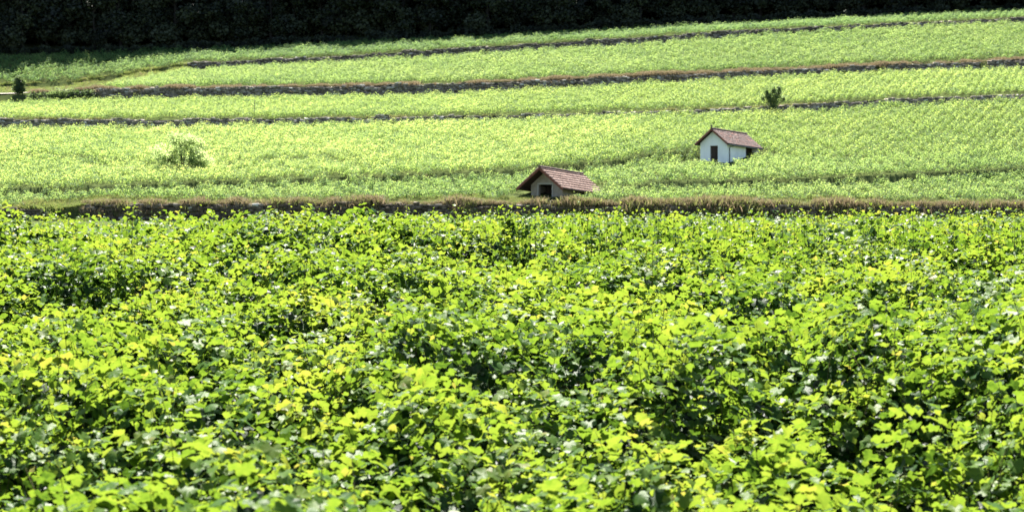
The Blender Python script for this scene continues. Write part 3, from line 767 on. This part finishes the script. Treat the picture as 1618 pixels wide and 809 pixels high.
# pale track at the left edge
tp = [(-280, D2+.5, D2+4.6), (-60, D2+.5, D2+4.4), (20, D2+.8, D2+4.0), (60, D2+2.0, D2+4.4), (110, D2+3.6, D2+5.2)]
v = []
for p, a, b in tp:
    for d in np.linspace(a, b, 4):
        x = (p-PX0)/F*d; v.append((x, d, float(ground_z(x, d)[0])+.05))
f = [(i*4+j, i*4+4+j, i*4+5+j, i*4+1+j) for i in range(len(tp)-1) for j in range(3)]
o = link('track', mesh_np('track', v, np.array(f), M_TRACK)); tag(o, 'pale gravel track at the left edge beside the dark clipped bush', 'track', kind='structure')

# ------------------------------------------------------------------ huts
def tile_courses(parent, name, mat, x_e, z_e, x_r, z_r, y0, y1, n, tw, shear, seed, thick=.05, lift=.035):
    """courses of clay tiles from eave (x_e, z_e) to ridge (x_r, z_r) between y0 and y1, one part per course"""
    rng = np.random.default_rng(seed)
    ex, ez = x_r-x_e, z_r-z_e; ln = math.hypot(ex, ez); ux, uz = ex/ln, ez/ln
    nx, nz = (-uz, ux) if ux > 0 else (uz, -ux)
    for c in range(n):
        a0 = ln*c/n - .03; a1 = ln*(c+1)/n + .10*ln/n
        V = []; T = []
        y = y0 + (0 if c % 2 == 0 else -tw/2)
        while y < y1 - .02:
            ya, yb = max(y, y0), min(y+tw*.95, y1)
            if yb-ya > .04:
                l0 = lift + rng.normal(0, .006); l1 = .004
                j = rng.normal(0, .012)
                P = []
                for (a, l) in ((a0+j, l0+thick), (a1, l1+thick)):
                    for yy, cr in ((ya, 0), ((ya+yb)/2, .035), (yb, 0)):
                        P.append((x_e+ux*a+nx*(l+cr), yy, z_e+uz*a+nz*(l+cr)))
                for (a, l) in ((a0+j, l0), (a1, l1)):
                    for yy in (ya, (ya+yb)/2, yb):
                        P.append((x_e+ux*a+nx*l, yy, z_e+uz*a+nz*l))
                V += P; T.append(np.clip(.3+.4*rng.beta(2.5, 2.5) + (0.35 if rng.random() < .08 else 0) + .12*math.sin(y*1.3+c), 0, 1))
            y += tw
        fq = np.array([(0,1,4,3),(1,2,5,4),(6,7,1,0),(7,8,2,1),(0,3,9,6),(2,8,11,5),(3,4,10,9),(4,5,11,10)])
        f = (fq[None]+(np.arange(len(T))*12)[:, None, None]).reshape(-1, 4)
        V = np.array(V); V[:, 2] -= shear*V[:, 1]
        link(name, mesh_np(name, V, f, mat, np.repeat(T, 12)), parent)

def ridge_tiles(parent, mat, x, z, y0, y1, shear, r=.13, ln=.42):
    y = y0; k = 0
    while y < y1:
        m = MB(); n = 6; L2 = min(ln*1.08, y1-y+.03)
        for yy, rr in ((y, r*1.08), (y+L2, r*.95)):
            for i in range(n+1):
                t = math.pi*i/n; m.v.append((x+math.cos(t)*rr*1.25, yy, z+math.sin(t)*rr))
        m.f = [(i, i+1, n+2+i, n+1+i) for i in range(n)] + [tuple(range(n+1))[::-1], tuple(range(n+1, 2*n+2))]
        o = m.build('ridge_tile', mat, parent, shear)
        a = o.data.attributes.new('tint', 'FLOAT', 'POINT'); a.data.foreach_set('value', [random.uniform(.1, .6)]*len(m.v))
        y += ln; k += 1

def slope_box(m, xa, za, xb, zb_, y0, y1, th):
    m.hexa([(xa, y0, za-th), (xb, y0, zb_-th), (xb, y1, zb_-th), (xa, y1, za-th), (xa, y0, za), (xb, y0, zb_), (xb, y1, zb_), (xa, y1, za)])

YAW = rad(35)
def hut_root(name, at, base_z, label):
    r = link(name, None); r.location = (at[0], at[1], base_z); r.rotation_euler = (0, 0, -YAW)
    return tag(r, label, 'hut', 'small vineyard huts')

# --- white hut
W, LN, EH, T = 3.5, 7.7, 2.72, .25
RISE, OS, OF, OB = 1.72, .38, .55, .22
base = zy(263.5, 216.8)
hut = hut_root('vineyard_hut', HUT_W, base, 'white plastered hut with brown tiled roof and narrow dark doorway')
SH = math.tan(rad(2.4))
half = W/2; pitch = RISE/(half+OS)
zin = lambda x: EH + pitch*(half - abs(x+half))      # underside of the roof over the walls
dx0, dx1, dh = -W*.635, -W*.345, 2.42
m = MB()          # gable with the door opening
for xa, xb, z0 in ((-W, dx0, -1.2), (dx1, 0, -1.2)):
    m.hexa([(xa, 0, z0), (xb, 0, z0), (xb, T, z0), (xa, T, z0), (xa, 0, EH), (xb, 0, EH), (xb, T, EH), (xa, T, EH)])
m.box(dx0, dx1, 0, T, dh, EH)
m.add([(-W, 0, EH), (0, 0, EH), (-half, 0, EH+pitch*half), (-W, T, EH), (0, T, EH), (-half, T, EH+pitch*half)], [(0,1,2), (5,4,3), (1,4,5,2), (3,0,2,5)])
m.build('gable_wall', M_PLASTER, hut, SH)
b0, b1 = LN*.585, LN*.915
m = MB(); m.box(-T, -.003, T, b0, -1.2, EH-.02); m.build('side_wall', M_PLASTER, hut, SH)
m = MB(); m.box(-.55, -.003, b1, LN, -1.2, EH-.02); m.build('corner_pillar', M_PLASTER, hut, SH)
m = MB(); m.box(-W, -W+T, T, LN, -1.2, EH-.02); m.build('rear_wall', M_PLASTER, hut, SH)
m = MB(); m.box(-W+T, -.55, LN-T, LN-.01, -1.2, EH-.02)
m.add([(-W, LN-T, EH), (0, LN-T, EH), (-half, LN-T, EH+pitch*half), (-W, LN, EH), (0, LN, EH), (-half, LN, EH+pitch*half)], [(0,1,2), (5,4,3), (1,4,5,2), (3,0,2,5)])
m.build('end_wall', M_PLASTER, hut, SH)
m = MB(); m.box(-W+T, -T, b0-.12, b0-.02, -1.2, EH-.02); m.build('partition', M_DARKWOOD, hut, SH)
m = MB()
yb = b0
while yb < b1-.02:                 # boarded front of the open bay, set well back in the shade
    m.box(-.62, -.57, yb+.01, min(yb+.24, b1)-.01, -1.0, EH-.08); yb += .24
m.build('bay_boarding', M_DARKWOOD, hut, SH)
m = MB(); m.box(-T, -.02, b0, b1, EH-.20, EH-.03); m.build('lintel', M_DARKWOOD, hut, SH)
dr = MB(); dr.box(dx0+.02, dx1-.02, .17, .22, -1.0, dh-.02); door = dr.build('door', M_DARKWOOD, hut, SH)
h_ = MB(); h_.box(dx1-.16, dx1-.10, .12, .17, .95, 1.1); h_.build('handle', M_METAL, door, SH)
roof = link('roof', None, hut)
m = MB()
for sgn in (1, -1):
    slope_box(m, -half, EH+pitch*half+.16, -half+sgn*(half+OS), EH-pitch*OS+.16, -OF, LN+OB, .10)
m.build('roof_deck', M_DARKWOOD, roof, SH)
for sgn in (1, -1):
    tile_courses(roof, 'tile_course', M_BROWNTILE, -half+sgn*(half+OS+.05), EH-pitch*(OS+.05)+.17, -half, EH+pitch*half+.17, -OF-.04, LN+OB+.04, 11, .24, SH, 5+sgn)
ridge_tiles(roof, M_BROWNTILE, -half, EH+pitch*half+.22, -OF-.03, LN+OB, SH)
for sgn in (1, -1):
    m = MB()
    xe, xr = -half+sgn*(half+OS), -half
    za = EH-pitch*OS; zr = EH+pitch*half
    zl, zh = (zr, za) if sgn > 0 else (za, zr)
    x0_, x1_ = min(xe, xr), max(xe, xr)
    m.hexa([(x0_, -OF-.08, zl-.02), (x1_, -OF-.08, zh-.02), (x1_, -OF-.02, zh-.02), (x0_, -OF-.02, zl-.02), (x0_, -OF-.08, zl+.20), (x1_, -OF-.08, zh+.20), (x1_, -OF-.02, zh+.20), (x0_, -OF-.02, zl+.20)])
    m.build('barge_board', M_REDWOOD, roof, SH)
m = MB(); m.tube([(-half, -OF+.04, EH+pitch*half+.25), (-half, -OF+.04, EH+pitch*half+.42), (-half, -OF+.04, EH+pitch*half+.5), (-half, -OF+.04, EH+pitch*half+.72)], [.10, .06, .10, .015], 8)
m.build('finial', M_BROWNTILE, roof, SH)
m = MB(); m.tube([(OS+.10, -OF, EH-pitch*OS+.06), (OS+.10, LN+OB, EH-pitch*OS+.06)], [.07, .07], 8); m.build('gutter', M_METAL, roof, SH)
m = MB(); m.tube([(OS+.08, .95, EH-pitch*OS+.02), (.10, .55, EH-.42), (.06, .5, EH-.6), (.06, .5, -.6)], [.05]*4, 8); m.build('downpipe', M_METAL, hut, SH)

# --- low hut by the front wall
W, LN, T = 4.04, 6.2, .35
EHc, RISE, OS, OF, OB = 0.0, 2.22, .93, 1.35, .85
D_ = HUT_N[1]
SH = math.tan(rad(4.2))
half = W/2; pitch = RISE/(half+OS)
# corner of the eave line: the tips of the roof hang at photo row 299
tipz = zy(302.0, D_-1.1)
base = zy(326, D_)
EH = tipz + pitch*OS - base
hut = hut_root('vineyard_hut', HUT_N, base, 'low grey stone hut with deep pink tiled roof half sunk behind the front wall')
ox0, ox1, oh = -W*.755, -W*.335, zy(291.5, D_) - base
m = MB()
m.box(-W, ox0, 0, T, -.8, EH); m.box(ox1, 0, 0, T, -.8, EH)
m.box(ox0, ox1, 0, T, oh, max(EH, oh+.02)) if oh < EH else None
zt = lambda x: EH + pitch*(half-abs(x+half))
if oh >= EH:      # the opening rises into the gable: build the gable round it
    m.add([(-W, 0, EH), (ox0, 0, EH), (ox0, 0, zt(ox0)), (-W, T, EH), (ox0, T, EH), (ox0, T, zt(ox0))], [(0,1,2), (5,4,3), (1,4,5,2), (3,0,2,5)])
    m.add([(ox1, 0, EH), (0, 0, EH), (ox1, 0, zt(ox1)), (ox1, T, EH), (0, T, EH), (ox1, T, zt(ox1))], [(0,1,2), (5,4,3), (0,2,5,3), (2,1,4,5)])
    m.add([(ox0, 0, oh), (ox1, 0, oh), (ox1, 0, zt(ox1)), (-half, 0, zt(-half)), (ox0, 0, zt(ox0)), (ox0, T, oh), (ox1, T, oh), (ox1, T, zt(ox1)), (-half, T, zt(-half)), (ox0, T, zt(ox0))],
          [(0,1,2,3,4), (9,8,7,6,5), (0,5,6,1), (2,7,8,3), (3,8,9,4)])
else:
    m.add([(-W, 0, EH), (0, 0, EH), (-half, 0, zt(-half)), (-W, T, EH), (0, T, EH), (-half, T, zt(-half))], [(0,1,2), (5,4,3), (1,4,5,2), (3,0,2,5)])
m.build('gable_wall', M_RENDER, hut, SH)
m = MB(); m.box(-T, -.003, T, LN, -.8, EH-.02); m.build('side_wall', M_RENDER, hut, SH)
m = MB(); m.box(-W, -W+T, T, LN, -.8, EH-.02); m.build('rear_wall', M_RENDER, hut, SH)
m = MB(); m.box(-W+T, -T, LN-T, LN-.01, -.8, EH-.02)
m.add([(-W, LN-T, EH), (0, LN-T, EH), (-half, LN-T, zt(-half)), (-W, LN, EH), (0, LN, EH), (-half, LN, zt(-half))], [(0,1,2), (5,4,3), (1,4,5,2), (3,0,2,5)])
m.build('end_wall', M_RENDER, hut, SH)
fr = link('door_frame', None, hut)
for xa, xb, za, zb_ in ((ox0-.16, ox0, -.8, oh+.16), (ox1, ox1+.16, -.8, oh+.16), (ox0, ox1, oh, oh+.16)):
    m = MB(); m.box(xa+.002, xb-.002, -.05, .12, za, zb_); m.build('frame_stone', M_PALESTONE, fr, SH)
m = MB(); m.box(ox0-.3, ox1+.3, T+1.4, T+1.46, -.8, oh+.3); m.build('inner_boarding', M_DARKWOOD, hut, SH)
roof = link('roof', None, hut)
m = MB()
for sgn in (1, -1):
    slope_box(m, -half, EH+pitch*half+.16, -half+sgn*(half+OS), EH-pitch*OS+.16, -OF, LN+OB, .10)
m.build('roof_deck', M_DARKWOOD, roof, SH)
for sgn in (1, -1):
    tile_courses(roof, 'tile_course', M_PINKTILE, -half+sgn*(half+OS+.05), EH-pitch*(OS+.05)+.17, -half, EH+pitch*half+.17, -OF-.04, LN+OB+.04, 8, .22, SH, 15+sgn,   .06, .065)
ridge_tiles(roof, M_BROWNTILE, -half, EH+pitch*half+.24, -OF-.03, LN+OB, SH, .16)
for sgn in (1, -1):
    m = MB(); xe, xr = -half+sgn*(half+OS), -half
    za = EH-pitch*OS; zr = EH+pitch*half
    zl, zh = (zr, za) if sgn > 0 else (za, zr)
    x0_, x1_ = min(xe, xr), max(xe, xr)
    m.hexa([(x0_, -OF-.09, zl-.08), (x1_, -OF-.09, zh-.08), (x1_, -OF-.02, zh-.08), (x0_, -OF-.02, zl-.08), (x0_, -OF-.09, zl+.22), (x1_, -OF-.09, zh+.22), (x1_, -OF-.02, zh+.22), (x0_, -OF-.02, zl+.22)])
    m.build('barge_board', M_REDWOOD, roof, SH)
for xx in (-W-.55, -W*.5, .55):       # rafters carrying the deep front eave
    m = MB(); z_ = zt(xx)-.02 if -W < xx < 0 else EH-pitch*.55-.02
    m.box(xx-.06, xx+.06, -OF+.02, .3, z_-.1, z_+.06); m.build('rafter', M_DARKWOOD, roof, SH)

# ------------------------------------------------------------------ bushes and trees
def crown_mesh(name, seed, blobs, n, size, mat, shell=.55, upbias=.3, t0=.1, t1=.9):
    """leaf clumps spread through a set of ellipsoids (cx,cy,cz,rx,ry,rz)"""
    rng = np.random.default_rng(seed)
    vol = np.array([b[3]*b[4]*b[5] for b in blobs])**.67; vol = vol/vol.sum()
    which = rng.choice(len(blobs), n, p=vol); B = np.array(blobs)[which]
    d = unit(rng.normal(0, 1, (n, 3))); r = rng.random(n)**shell
    r *= 1 + .22*np.sin(d[:, 0]*7+which)*np.cos(d[:, 2]*6+d[:, 1]*5+which*2)
    pos = B[:, :3] + d*r[:, None]*B[:, 3:6]
    nm = unit(d*.6 + rng.normal(0, .6, (n, 3)) + np.array([0, 0, upbias])); td = unit(rng.normal(0, 1, (n, 3)) + np.array([0, 0, -.3]))
    tb = rng.uniform(t0, t1, len(blobs))
    v, f, tn = build_leaves(pos, nm, td, size*rng.uniform(.6, 1.4, n), np.clip(tb[which]+rng.normal(0, .15, n), 0, 1), 2)
    return mesh_np(name, v, f, mat, tn)

def tree_meshes(seed, hgt, rx, n, leaf, mat):
    rng = np.random.default_rng(seed); blobs = []
    m = MB()
    lean = rng.normal(0, .25, 2)
    m.tube([(0, 0, -.3), (lean[0]*.3, lean[1]*.3, hgt*.3), (lean[0], lean[1], hgt*.62), (lean[0]*1.3, lean[1]*1.3, hgt*.9)], [hgt*.022, hgt*.017, hgt*.011, hgt*.003], 7)
    for _ in range(15):
        z = hgt*rng.uniform(.12, .92); a = rng.uniform(0, 6.283); prof = math.sin(math.pi*min(1, (z/hgt)*.85+.12))**.7
        q_ = rx*prof*rng.uniform(.35, .8); s = rx*rng.uniform(.32, .55)
        c = (math.cos(a)*q_, math.sin(a)*q_, z)
        blobs.append((*c, s, s, s*rng.uniform(.6, .95)))
        m.tube([(lean[0]*.5, lean[1]*.5, z*.72), (c[0]*.5, c[1]*.5, z*.88), c], [hgt*.008, hgt*.005, hgt*.002], 5)
    me_t = m.build('trunk', M_WOODBARK); tm = me_t.data; bpy.data.objects.remove(me_t)
    return tm, crown_mesh('crown', seed+1, blobs, n, leaf, mat)
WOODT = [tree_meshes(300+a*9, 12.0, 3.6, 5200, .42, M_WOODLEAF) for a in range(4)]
def wood_tree(x, d, s, v, label, group):
    r = link('wood_tree', None); r.location = (x, d, float(ground_z(x, d)[0]))
    r.rotation_euler = (0, 0, random.uniform(0, 6.28)); r.scale = (s*random.uniform(.9, 1.15), s*random.uniform(.9, 1.15), s)
    tag(r, label, 'tree', group)
    link('trunk', WOODT[v][0], r); link('crown', WOODT[v][1], r)
px = -180.0; i = 0
while px < 1800:
    d = D4 + 4.5 + random.uniform(-1.5, 3)
    wood_tree((px-PX0)/F*d, d, random.uniform(.8, 1.25), i % 4, 'dark shaded tree in the front line of the wood', 'front trees of the dark wood')
    px += random.uniform(34, 50); i += 1
# the depth of the wood behind its front trees
src = [hidden_source('wood_crown', c) for _, c in WOODT]
X = []; Y = []
for d in (D4+8, D4+12, D4+17, D4+24, D4+33, D4+45):
    p = np.arange(-420, 2040, 24.0) + R.uniform(-10, 10, len(np.arange(-420, 2040, 24.0)))
    X.append((p-PX0)/F*d); Y.append(d + R.uniform(-2, 2, len(p)))
X = np.concatenate(X); Y = np.concatenate(Y); n = len(X)
s = R.uniform(1.0, 1.5, n)
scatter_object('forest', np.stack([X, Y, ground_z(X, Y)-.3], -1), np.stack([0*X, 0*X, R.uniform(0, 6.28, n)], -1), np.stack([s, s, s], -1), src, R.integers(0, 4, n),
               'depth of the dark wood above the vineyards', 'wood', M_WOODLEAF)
# low growth along the wood's edge
UND = [hidden_source('underwood', crown_mesh('underwood', 350+a, [(R.normal(0, .8), R.normal(0, .4), R.uniform(.3, 1.0), R.uniform(.7, 1.2), .7, R.uniform(.6, 1.1)) for _ in range(6)], 900, .32, M_WOODLEAF)) for a in range(3)]
p = np.arange(-300, 1900, 12.0); Y = D4 + 1.5 + R.uniform(-.6, 1.6, len(p)); X = (p-PX0)/F*Y; n = len(p); s = R.uniform(.6, 1.2, n)
scatter_object('undergrowth', np.stack([X, Y, ground_z(X, Y)-.1], -1), np.stack([0*X, 0*X, R.uniform(0, 6.28, n)], -1), np.stack([s, s, s], -1), UND, R.integers(0, 3, n),
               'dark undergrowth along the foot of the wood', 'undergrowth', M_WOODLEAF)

def shrub(name, at_px, d, blobs, n, leaf, label, stems, cat='bush', seed=1, mat=M_BUSHLEAF, t0=.1, t1=.9, shell=.55):
    x = (at_px-PX0)/F*d
    r = link(name, None); r.location = (x, d, float(ground_z(x, d)[0])); tag(r, label, cat)
    link('foliage', crown_mesh('foliage', seed, blobs, n, leaf, mat, shell, t0=t0, t1=t1), r)
    m = MB(); rng = np.random.default_rng(seed)
    for b in stems:
        m.tube([(0, 0, -.1), (b[0]*.4, b[1]*.4, b[2]*.5), b], [.07, .045, .012], 5)
    m.build('stems', M_BARK, r)
    return r
# loose round bush on the left (scale there about 14 px to the metre)
bl = []
rng = np.random.default_rng(5)
while len(bl) < 75:
    x_, z_ = rng.uniform(-1, 1), rng.uniform(0, 1)
    if x_*x_ + z_*z_ < 1 and (z_ > .12 or abs(x_) < .75):
        bl.append((x_*3.5, rng.normal(0, .9), .35+z_*3.7, rng.uniform(.5, .85), rng.uniform(.5, .8), rng.uniform(.4, .65)))
shrub('bush', 288, 215.0, bl, 13000, .14, 'large loose round bush alone in the lower vines on the left', [(b[0], b[1], b[2]) for b in bl[::6]], seed=21, shell=.6, t0=.6, t1=1.0)
bl = [(0, 0, .7, .45, .45, .6), (0, 0, 1.4, .55, .5, .7), (-.3, 0, 1.9, .42, .4, .8), (.35, 0, 2.1, .4, .4, .85), (.5, 0, 2.7, .22, .22, .6), (-.45, .1, 2.3, .25, .25, .6), (.05, 0, 2.5, .28, .28, .6), (-.75, 0, 1.7, .25, .2, .45), (.8, 0, 1.6, .25, .2, .4)]
bl = [(a*1.75, b, c*1.22, d*1.5, e*1.2, f*1.2) for a, b, c, d, e, f in bl]
shrub('young_tree', 1221, D1-.9, bl, 3200, .16, 'small upright dark green tree beside the middle terrace wall', [(b[0], b[1], b[2]) for b in bl], 'tree', 31, M_DARKSHRUB, .3, 1.0)
bl = [(-.3, 0, .7, .8, .7, .8), (.3, 0, .8, .75, .7, .9), (-.2, 0, 1.7, .75, .65, .8), (.3, 0, 1.6, .7, .6, .75), (0, 0, 2.2, .6, .5, .5)]
shrub('clipped_bush', 30, D2+0.3, bl, 2600, .20, 'dense dark upright bush at the left edge by the pale track', [(b[0], b[1], b[2]) for b in bl], 'bush', 41, M_DARKSHRUB, .1, .7)
for at_, w, h, sd_, lab in ((66, 2.2, 1.9, 51, 'low dark shrub next to the dense bush at the left end of the terrace wall'), (103, 2.4, 2.4, 52, 'rounded shrub between two others at the left end of the terrace wall'), (132, 2.2, 2.0, 53, 'dark shrub touching the left end of the terrace wall')):
    bl = [(w*(q_-.5)*1.2, 0, h*.45+.1*math.sin(q_*9+sd_), w*.5, .6, h*.55) for q_ in (0, .33, .66, 1)]
    shrub('shrub', at_, D2-.6, bl, 2600, .18, lab, [(b[0], 0, b[2]) for b in bl], 'bush', sd_, M_DARKSHRUB, 0, .7)
bl = [(0, 0, .5, .6, .5, .5), (.45, 0, .9, .45, .4, .5), (.25, 0, 1.35, .3, .3, .45), (-.5, 0, .4, .5, .4, .35)]
shrub('shrub', 1438, D0-.5, bl, 1500, .13, 'small dark shrub growing on the front wall on the right', [(b[0], 0, b[2]) for b in bl], 'bush', 61, M_DARKSHRUB, .05, .4)
bl = [(q_*.55, 0, .35+.1*math.sin(q_*3), .45, .4, .4) for q_ in (-2, -1, 0, 1, 2)]
shrub('shrub', 1412, D1-.6, bl, 1100, .16, 'low green shrub against the middle terrace wall on the right', [(b[0], 0, b[2]) for b in bl], 'bush', 62, M_DARKSHRUB, .0, .4)
bl = [(q_*.6, 0, .3+.15*math.sin(q_*5), .5, .4, .4) for q_ in (-1.5, -.5, .5, 1.5)]
shrub('shrub', 1327, D2-.4, bl, 900, .16, 'small dark shrub on the grass-topped wall right of the middle', [(b[0], 0, b[2]) for b in bl], 'bush', 63, M_DARKSHRUB, .0, .4)
bl = [(q_*.7-1.2, 0, .35+.1*math.sin(q_*5), .6, .5, .45) for q_ in (-2, -1, 0, 1, 2)]
shrub('shrub', 235, 213.0, bl, 900, .15, 'dry brownish scrub at the left foot of the large round bush', [(b[0], 0, b[2]) for b in bl], 'bush', 64, M_GRASS, .5, .9)

x = (402-PX0)/F*(D1+2.5); z = float(ground_z(x, D1+2.5)[0])
m = MB(); m.tube([(0, 0, -.3), (.02, 0, 1.2), (.03, 0, 2.3)], [.05, .045, .04], 7)
o = m.build('vineyard_post', M_POST); o.location = (x, D1+2.5, z); tag(o, 'thin lone post standing in the vines above the middle wall', 'post')
